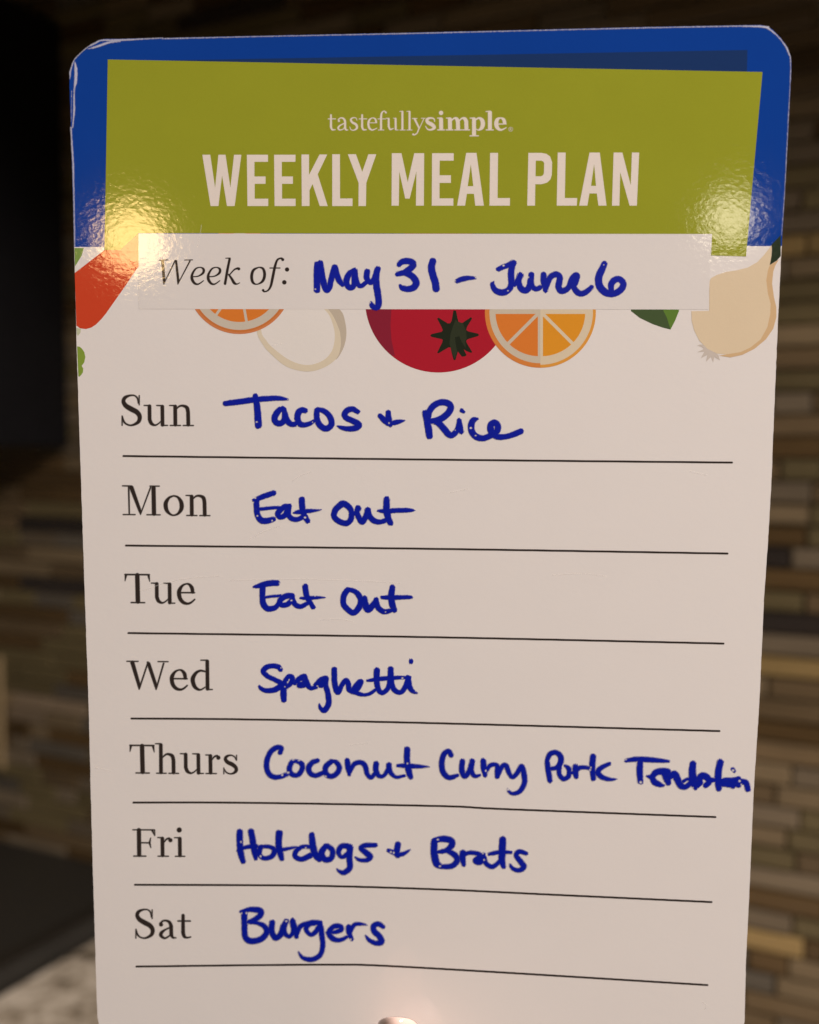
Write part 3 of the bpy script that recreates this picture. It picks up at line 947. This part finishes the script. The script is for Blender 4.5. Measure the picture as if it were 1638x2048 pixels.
# --- handwriting in blue marker
marker = print_mat('marker_blue', (0, 24, 158), var=0.22, rough=0.5, fade=True, spec=0.25)
HAND = {
 'May 31 - June 6': [(610, 500, 8.19, 50,
   '203,236,54 199,420,54 197,660,50|252,224,54 272,400,54 312,560,52 355,655,48 405,605,46 425,500,46 460,370,48 487,285,50|487,285,50 520,400,50 560,500,46 615,565,40|'
   '805,335,50 725,395,48 682,490,48 695,580,46 750,618,46 800,580,44 812,470,48 815,345,50|815,345,46 832,480,46 870,565,40 920,590,36 985,545,38|'
   '1020,352,46 1010,440,48 1035,505,46 1090,525,46 1145,460,48 1190,320,50|1195,315,50 1165,430,52 1168,560,54 1190,700,54 1208,840,52 1195,920,50 1150,940,48 1100,915,40 1082,865,24'),
   (780, 500, 8.19, 50, '150,238,42 200,192,46 290,182,50 362,205,54 378,255,52 320,312,50 230,368,46 120,395,38|235,372,46 330,408,52 402,470,54 428,545,56 390,612,54 300,640,48 205,622,44 172,588,32|'
    '702,185,55 680,280,58 700,400,58 742,530,58 757,635,58|1095,508,36 1180,478,42 1280,460,36 1400,457,20'),
   (960, 500, 8.19, 50, '300,315,36 380,278,40 460,248,40 545,205,44|555,205,46 522,280,50 508,400,52 515,550,50 480,640,48 400,692,52 310,690,50 235,640,44 205,565,36 222,530,18|'
    '565,572,34 620,500,44 662,412,48|662,412,46 632,500,46 650,590,48 700,655,50 765,655,50 812,590,50 832,480,50 838,410,50|836,420,46 835,520,48 862,600,42 920,640,40 995,610,40|'
    '1042,405,48 1045,520,50 1075,655,44|1072,650,46 1100,560,44 1150,450,46 1218,402,48|'),
   (1090, 500, 8.19, 50, '85,450,40 150,402,46 195,400,46 240,440,48 235,520,52 220,600,50 260,668,50 335,655,46 400,590,46 440,480,48 495,415,46 528,430,46 500,530,44 470,600,44 520,680,48 590,718,46 680,682,44 765,608,34|'
    '970,232,52 932,320,54 885,430,58 880,540,58 920,632,60 1000,698,58 1090,716,56 1190,690,52 1268,615,52 1280,540,50 1220,478,48 1140,492,50 1085,560,50 1085,650,46')],
 'Tacos + Rice': [(430, 770, 8.19, 50, '172,300,44 350,280,46 600,245,46 800,225,44 1000,215,40 1130,225,28 1200,238,8|665,185,46 685,300,50 700,450,54 712,655,58|'
    '1115,392,50 1045,420,50 985,510,50 985,590,48 1045,628,48 1110,608,46 1145,520,46 1130,410,48|1135,400,46 1160,520,48 1200,600,46 1250,642,42 1312,642,40|'
    '1480,418,42 1422,408,46 1370,450,50 1352,540,50 1380,622,50 1442,652,44 1540,635,36 1625,592,30'),
   (600, 780, 7.445, 42, '253,302,40 250,400,42 275,490,44 340,560,44 410,570,44 468,515,44 462,430,44 412,352,40 340,305,38 270,290,32|'
    '862,322,34 790,285,40 710,300,42 665,360,44 690,412,42 770,452,42 850,492,46 875,530,48 820,567,44 720,577,38 620,560,28 562,535,14|'
    '1195,385,38 1260,450,44 1345,512,40|1315,335,40 1322,420,44 1342,500,42|1345,500,36 1440,478,36 1520,462,20 1565,455,5'),
   (820, 780, 6.552, 42, '193,292,32 222,400,42 243,500,46 257,598,46|240,400,42 250,290,40 310,205,40 400,162,40 485,168,42 532,208,42 525,265,42 470,332,42 380,388,42 290,408,38|'
    '290,400,36 370,430,40 440,500,42 500,572,42 548,595,36 600,552,36 635,490,36 643,410,34|643,400,34 660,480,34 675,548,32|680,270,30 700,288,22|'
    '880,378,20 825,400,38 802,480,42 820,560,42 880,615,42 960,632,38 1050,600,38 1140,540,40 1150,465,40 1108,425,40 1060,460,42 1062,530,44 1112,598,38 1180,615,38 1280,605,34 1380,572,38 1450,540,42')],
 'Eat Out': [(480, 960, 4.311, 24, '292,112,23 200,142,22 125,172,18|142,178,24 145,240,25 152,300,25 182,345,26 225,352,26 290,338,22|160,252,14 250,242,14 350,236,14|'
    '428,222,20 375,235,24 328,285,24 345,318,22 390,302,22 418,235,24 420,300,22 450,332,22 500,338,20 560,305,20|535,168,26 540,250,26 560,310,24 585,352,22|470,280,14 540,272,20 620,265,15 700,258,4|'
    '880,205,26 825,255,26 813,315,24 860,358,24 922,372,24 960,330,24 958,260,24 912,210,26 870,203,22|1020,242,26 1010,282,24 1030,330,24 1055,358,26 1085,315,24 1105,258,26|1105,258,26 1118,310,24 1160,352,24 1220,360,20 1285,330,20|'
    '960,290,22 1005,285,20|1265,165,27 1265,260,28 1280,330,28 1300,370,24|1190,265,10 1260,268,20 1350,262,20 1450,260,18 1512,262,5')],
 'Eat Out ': [(480, 1140, 4.311, 24, '322,110,24 250,115,25 180,132,23 122,146,11|195,145,25 195,220,24 202,290,26 240,332,25 300,325,22 340,285,18|210,235,11 280,226,11 350,222,11|'
    '452,222,24 392,226,24 345,265,24 360,300,22 410,295,22 452,250,22 455,222,22|452,232,22 472,290,22 522,314,20 585,285,18|565,143,26 575,220,24 600,270,20 632,318,20|525,243,11 600,240,16 670,237,13 738,237,4|'
    '930,172,25 897,220,25 893,290,24 930,340,24 980,368,24 1025,325,26 1042,265,24 1020,210,24 980,178,20 930,168,22|1075,245,24 1080,290,28 1105,338,30 1150,300,26 1175,258,25|1175,262,24 1190,320,24 1240,358,22 1305,348,20|'
    '1315,150,25 1305,230,27 1315,300,28 1330,342,26|1225,235,14 1300,237,20 1400,235,18 1475,233,16')],
 'Spaghetti': [(480, 1300, 4.311, 22, '350,168,20 330,145,22 285,136,20 230,148,22 202,185,22 240,225,20 310,260,20 358,292,24 310,338,24 230,350,20 182,330,16 165,308,8|'
    '398,260,22 380,310,24 376,380,27 378,428,24|378,278,18 420,228,20 452,240,22 440,285,20 395,325,16|472,290,16 512,250,24 558,228,24 555,290,28 515,300,28|562,232,20 580,290,24 610,328,18 655,318,20|'
    '660,298,26 700,265,30 742,242,22 700,298,30|746,248,20 740,300,22 760,380,24 765,460,24 730,518,24 695,500,16 685,462,6|815,168,24 815,260,24 830,340,24 850,362,22 880,300,20 915,262,22 935,290,22 942,340,22 985,365,22|'
    '985,340,28 1030,280,26 1045,278,20 1015,320,30 990,358,24 1060,385,15 1120,375,14 1172,340,14|1180,175,26 1180,270,25 1195,340,22 1230,368,20 1275,330,20 1297,250,24 1300,165,27|1300,172,26 1308,290,24 1340,350,22 1390,362,20 1430,310,22 1455,238,24|'
    '1455,238,22 1460,310,24 1490,355,18 1530,370,6|1100,264,11 1180,252,18 1300,240,18 1440,236,13|1476,97,24')],
 'Coconut Curry Pork Tenderloin': [(500, 1470, 4.311, 22, '262,150,20 268,112,22 225,110,22 175,150,22 145,230,23 152,310,23 190,355,22 250,362,20 320,338,18|362,232,22 340,290,22 360,335,22 410,345,20 448,300,22 448,250,22 400,225,16 362,232,18|'
    '582,218,20 540,235,22 507,280,24 522,330,22 570,348,20 630,325,20|705,228,22 655,272,24 655,330,24 700,356,22 750,330,22 772,280,22 745,235,20 705,226,16|840,222,24 850,290,24 858,342,14|860,320,18 900,250,20 960,236,20 995,270,22 1012,335,20 1045,365,18 1080,328,18|'
    '1090,248,25 1086,300,24 1110,348,20 1150,352,16 1190,300,20 1200,258,25|1200,265,24 1212,320,20 1260,362,14 1330,350,14|1356,125,27 1355,230,26 1375,330,26 1388,362,20|1275,262,13 1350,265,20 1450,270,17 1545,272,4'),
   (860, 1470, 4.311, 22, '182,172,22 160,140,22 120,168,23 102,240,24 115,320,24 165,366,22 235,348,16|280,228,24 275,300,24 300,355,22 340,310,22 366,225,24|366,228,24 356,300,22 385,352,18 430,345,12|460,225,26 466,290,26 475,345,20|'
    '480,320,16 520,262,18 575,258,18 585,310,26 582,358,20|590,340,20 620,275,20 655,262,22 680,320,20 710,362,18 750,330,20 788,270,24|795,272,23 812,340,24 815,410,22 780,480,20 720,505,16 682,487,12 672,462,5|'
    '1010,220,22 1020,300,24 1035,390,22|1010,220,22 1035,165,22 1085,150,22 1127,185,24 1125,240,24 1090,280,18 1050,290,18|1125,240,22 1112,310,20 1122,350,20 1155,378,20 1197,350,20 1197,290,20 1165,265,12|'
    '1255,272,24 1255,320,26 1262,360,18|1205,325,14 1250,318,18 1290,282,18 1350,280,16 1390,290,18|1407,188,27 1400,270,26 1410,375,22|1545,248,18 1480,280,20 1448,318,24 1480,360,22 1550,382,16 1612,380,4'),
   (1220, 1490, 5.46, 28, '178,172,20 250,157,26 350,155,30 500,165,26 640,178,16|330,180,34 325,280,34 332,400,30|402,338,8 455,345,28 505,298,34 575,285,36 635,290,34|460,345,30 485,400,34 540,430,28 588,442,12|'
    '595,310,34 622,365,40 640,412,30|650,345,34 705,320,40 738,375,38 772,440,36 820,458,28 868,425,28 885,385,24 845,372,16 800,395,20|905,205,36 900,300,40 915,400,46 935,470,24|'
    '960,400,40 1000,340,38 1055,350,38 1082,400,34 1045,440,28|975,410,42 950,440,34|1080,385,34 1150,382,22|1205,187,36 1185,280,37 1182,400,38 1190,470,34|1210,415,42 1260,405,50 1320,410,54 1390,400,52|1340,450,26 1402,372,32 1402,430,36|1420,400,36 1482,410,32 1506,482,30|1342,265,24 1356,282,20')],
 'Hotdogs + Brats': [(450, 1640, 4.095, 24, '122,98,26 122,180,26 130,270,26 150,338,20|215,95,25 230,180,26 245,260,26 255,318,14|108,246,14 180,220,16 250,215,22|292,222,22 282,280,20 320,312,18 380,300,20 408,250,22 370,220,16 300,214,16|'
    '445,108,28 440,190,26 452,260,26 465,315,20|400,252,18 470,242,16 560,225,10 600,222,8|700,218,18 630,220,16 580,260,20 578,300,20 630,320,20 700,290,24|712,122,24 720,210,28 740,280,28 775,320,24|'
    '825,212,22 790,270,26 818,322,24 870,312,22 882,250,22 840,212,22|1025,218,22 960,212,22 930,260,20 958,302,16 1010,270,20 1025,225,20|1025,230,26 1020,310,24 1022,390,24 975,430,20 935,418,12 920,400,6|'
    '1232,205,18 1150,207,20 1115,230,20 1160,270,24 1190,300,24 1160,328,18 1100,325,14 1070,303,8|1342,248,16 1400,275,22 1415,295,18|1417,198,24 1405,262,26|1415,285,20 1470,272,16 1518,240,4'),
   (740, 1650, 4.818, 30, '620,165,32 620,270,34 640,365,34 672,392,28|620,150,28 700,132,30 780,148,30 790,190,30 740,242,26 660,258,18|740,242,24 820,290,28 840,345,28 785,395,26 690,400,22|895,268,32 892,320,30 905,382,20|'
    '900,290,20 960,266,20 1040,275,22 1080,298,24|1090,290,28 1022,340,30 1060,352,32 1092,320,26|1100,310,26 1120,370,22 1180,402,22 1245,355,20|1280,142,34 1275,240,34 1272,340,32 1290,402,20|1148,282,16 1240,262,20 1360,262,14|'
    '1505,272,20 1440,255,22 1410,290,24 1450,350,26 1482,400,28 1440,435,22 1380,420,18 1350,382,12')],
 'Burgers': [(460, 1800, 4.818, 28, '108,112,16 200,90,24 290,102,30 292,148,28 230,192,24 180,208,20|140,122,30 140,230,28 148,350,28 200,395,30 300,375,28 355,310,28 330,250,24 260,220,18 190,208,20|'
    '410,215,28 402,290,28 437,362,28 490,330,28 520,250,30 545,205,28|522,240,28 525,310,24 570,352,18 612,300,22 605,205,32|605,205,28 628,280,28 642,352,22|645,330,22 680,252,22 750,225,22 850,215,24|'
    '870,218,24 770,225,28 735,282,22 780,332,20 832,300,24 868,230,24|870,230,26 885,330,26 895,440,24 868,530,24 790,572,24 702,555,18 664,500,8|935,312,12 1010,308,18 1070,285,24 1060,252,24 1000,255,24 953,312,24 990,370,26 1060,385,20 1125,355,18|'
    '1145,262,28 1150,320,26 1175,375,20|1160,300,22 1200,238,20 1260,230,16 1325,240,4|1478,258,20 1430,230,24 1385,250,26 1392,300,28 1440,350,28 1460,400,30 1410,415,24 1342,385,18 1308,338,8')],
}
for word, parts in HAND.items():
    st = []
    for ox, oy, sc, r0, txt in parts:
        st += strokes_px(ox, oy, sc, r0, txt)
    low = word[:3] in ('Coc', 'Hot', 'Bur')          # drier, thinner-edged strokes lower down
    ink('handwriting', st, 10 * Z, marker, card, step=0.95, grow=1.6 if low else 1.15, rag=0.8, bristle=2.4, soft=3.8 if low else 2.4, specks=int(len(st) * 0.45), thick=1.0e-5,
        label='blue marker handwriting reading ' + word.strip())

# --- fine scratches in the laminate
scr = print_mat('scratch_white', (250, 246, 238), var=0.02, rough=0.3, fade=True, alpha=0.28)
SCR = [[(285, 1182), (330, 1166), (380, 1156), (440, 1152)], [(460, 1161), (560, 1158), (680, 1160), (800, 1166)], [(585, 962), (600, 952), (622, 944)],
       [(500, 1078), (530, 1062), (560, 1052)], [(545, 690), (562, 687)], [(190, 1535), (222, 1542)], [(1380, 942), (1412, 950)],
       [(1105, 1150), (1160, 1147), (1210, 1152)], [(900, 985), (935, 978)], [(640, 1240), (680, 1238), (705, 1243)], [(1405, 2004), (1413, 2012), (1409, 2019)],
       [(395, 492), (400, 470), (403, 450)], [(700, 1490), (735, 1486)]]
for q in SCR:
    ink('scratch', [np.column_stack([smooth_loop(q, 8, closed=False), np.full(8 * (len(q) - 1) + 1, 1.0)])], 9 * Z, scr, card, step=0.7, soft=0.8)

# --- worn, delaminating edge
worn = print_mat('worn_white', (200, 202, 222), var=0.25, rough=0.4, fade=True, alpha=0.9)
ink('worn_edge', strokes_px(130, 60, 8.19, 10,
    '84,800,6 86,690,14 112,600,10 150,495,8 250,385,8 380,275,10 500,215,16 600,170,14 800,168,16 1000,162,16 1200,152,12 1600,132,8|'
    '162,520,8 180,650,26 175,850,24 152,1000,12 150,1300,18 140,1450,14 125,1600,12|380,310,6 500,280,18 620,238,20 750,198,18 900,188,10|110,1000,3 100,1500,3')
    + [np.array([(142, 255, 1.6), (146.5, 330, 2.0), (148, 400, 1.4), (149.5, 492, 1.3)]),
       np.array([(325, 77.5, 1.2), (500, 73.5, 0.9), (800, 67.5, 1.1), (1050, 61.5, 1.0), (1300, 55.5, 1.1), (1480, 52.2, 1.2), (1520, 53, 2.2), (1536, 55, 2.6)]),
       np.array([(1536, 56, 2.2), (1553, 70, 1.4), (1562, 80, 1.2), (1573, 95, 2.0), (1580.5, 114, 1.3), (1581.5, 140, 0.8), (1576, 250, 0.8), (1569, 390, 0.7), (1563, 470, 0.6)])],
    9 * Z, worn, card, grow=0.6, step=0.7, rag=1.2, soft=2.6)

# ------------------------------------------------------------------ the hand that holds it
skin, nt, b = node_mat('skin')
tc = N(nt, 'ShaderNodeTexCoord')
n1 = N(nt, 'ShaderNodeTexNoise'); n1.inputs['Scale'].default_value = 60; n1.inputs['Detail'].default_value = 3
nt.links.new(tc.outputs['Object'], n1.inputs['Vector'])
cr = N(nt, 'ShaderNodeValToRGB')
cr.color_ramp.elements[0].color = (0.70, 0.43, 0.32, 1)
cr.color_ramp.elements[1].color = (0.84, 0.58, 0.45, 1)
nt.links.new(n1.outputs[0], cr.inputs[0])
nt.links.new(cr.outputs[0], b.inputs['Base Color'])
b.inputs['Roughness'].default_value = 0.42
b.inputs['Subsurface Weight'].default_value = 0.15
b.inputs['Subsurface Radius'].default_value = (0.004, 0.0015, 0.0008)
b.inputs['Subsurface Scale'].default_value = 1.0
n3 = N(nt, 'ShaderNodeTexNoise'); n3.inputs['Scale'].default_value = 1800
nt.links.new(tc.outputs['Object'], n3.inputs['Vector'])
bp = N(nt, 'ShaderNodeBump'); bp.inputs['Distance'].default_value = 0.00006
nt.links.new(n3.outputs[0], bp.inputs['Height'])
nt.links.new(bp.outputs[0], b.inputs['Normal'])

_mi = MC.inverted()
_a, _d = _mi @ CAM, (_mi.to_3x3() @ ray(794, 2037))
_t = (0.0128 - _a.z) / _d.z
tip = _a + _d * _t
hand = bpy.data.objects.new('person', None)
COL.objects.link(hand)
hand.matrix_world = MC @ Matrix.Translation((tip[0], tip[1], 0))
hand['label'] = 'hand with its thumb tip pressed on the card at the bottom edge'
hand['category'] = 'person'
# joints (mm, card frame, origin at the thumb tip); y up, z towards the camera
J = {'wrist': (18, -165, -6, 26), 'palm': (10, -120, -16, 30), 'knuckles': (4, -82, -24, 24),
     't0': (8, -98, 4, 17), 't1': (5, -62, 13, 12.5), 't2': (2, -30, 10.5, 10.2), 't3': (0.5, -15, 8.6, 9.4), 't4': (0, -9.6, 7.4, 7.6)}
fing = {'i': [(-24, -76, -22, 11), (-30, -42, -22, 9.5), (-30, -14, -15, 8.5), (-28, 6, -10, 7)],
        'm': [(-6, -70, -24, 11), (-8, -34, -25, 9.5), (-9, -2, -17, 8.6), (-9, 20, -10.5, 7)],
        'r': [(14, -72, -24, 11), (14, -38, -24, 9.2), (13, -8, -17, 8.2), (12, 13, -10.5, 6.8)],
        'p': [(32, -80, -22, 10), (36, -52, -20, 8), (35, -28, -14, 7), (34, -12, -9.5, 6)]}
names = list(J)
vs, es, rad = [J[n][:3] for n in names], [], [J[n][3] for n in names]
ix = {n: i for i, n in enumerate(names)}
for a, c in (('wrist', 'palm'), ('palm', 'knuckles'), ('palm', 't0'), ('t0', 't1'), ('t1', 't2'), ('t2', 't3'), ('t3', 't4')):
    es.append((ix[a], ix[c]))
for k, chain in fing.items():
    prev = ix['knuckles']
    for c in chain:
        vs.append(c[:3]); rad.append(c[3]); es.append((prev, len(vs) - 1)); prev = len(vs) - 1
me = bpy.data.meshes.new('hand')
me.from_pydata([tuple(q / 1000 for q in v) for v in vs], es, [])
ho = link('hand', me, hand, skin)
sm = ho.modifiers.new('skin', 'SKIN')
sm.use_smooth_shade = True
for i, v in enumerate(me.skin_vertices[0].data):
    # flattened a little from front to back
    v.radius = (rad[i] / 1000, rad[i] / 1000 * (0.86 if i >= 3 else 0.6))
    v.use_root = (i == 0)
ss = ho.modifiers.new('sub', 'SUBSURF'); ss.levels = 2; ss.render_levels = 2
# thumb nail: a thin curved plate with a free edge
nail_m, nt, b = node_mat('nail')
b.inputs['Base Color'].default_value = (0.90, 0.66, 0.56, 1)
b.inputs['Roughness'].default_value = 0.12
b.inputs['Coat Weight'].default_value = 0.6
b.inputs['Coat Roughness'].default_value = 0.05
V, Fc = [], []
nu, nv = 16, 14
for s in (0, 1):
    for j in range(nv + 1):
        for i in range(nu + 1):
            u = -1 + 2 * i / nu
            t = j / nv                       # 0 cuticle, 1 free edge
            hw = 4.4 - 0.4 * (1 - t)
            x = u * hw
            tipy = 0.4 - 5.6 * (1 - math.sqrt(max(0.0, 1 - 0.97 * u * u)))
            basey = -12.5 + 2.4 * u * u
            y = basey + (tipy - basey) * t
            z = 15.2 - 3.3 * u * u - 1.6 * max(0, t - 0.45) ** 2 * 4 - s * 0.45
            V.append((x / 1000, y / 1000, z / 1000))
n0 = (nu + 1) * (nv + 1)
for s in (0, 1):
    for j in range(nv):
        for i in range(nu):
            a = s * n0 + j * (nu + 1) + i
            q = [a, a + 1, a + nu + 2, a + nu + 1]
            Fc.append(q if s == 0 else q[::-1])
rim = [i for i in range(nu + 1)] + [j * (nu + 1) + nu for j in range(1, nv + 1)] + [nv * (nu + 1) + i for i in range(nu - 1, -1, -1)] + [j * (nu + 1) for j in range(nv - 1, 0, -1)]
for k in range(len(rim)):
    a, c = rim[k], rim[(k + 1) % len(rim)]
    Fc.append([a, a + n0, c + n0, c])
me = mesh('thumbnail', V, Fc)
for p in me.polygons:
    p.use_smooth = True
link('thumbnail', me, ho, nail_m)
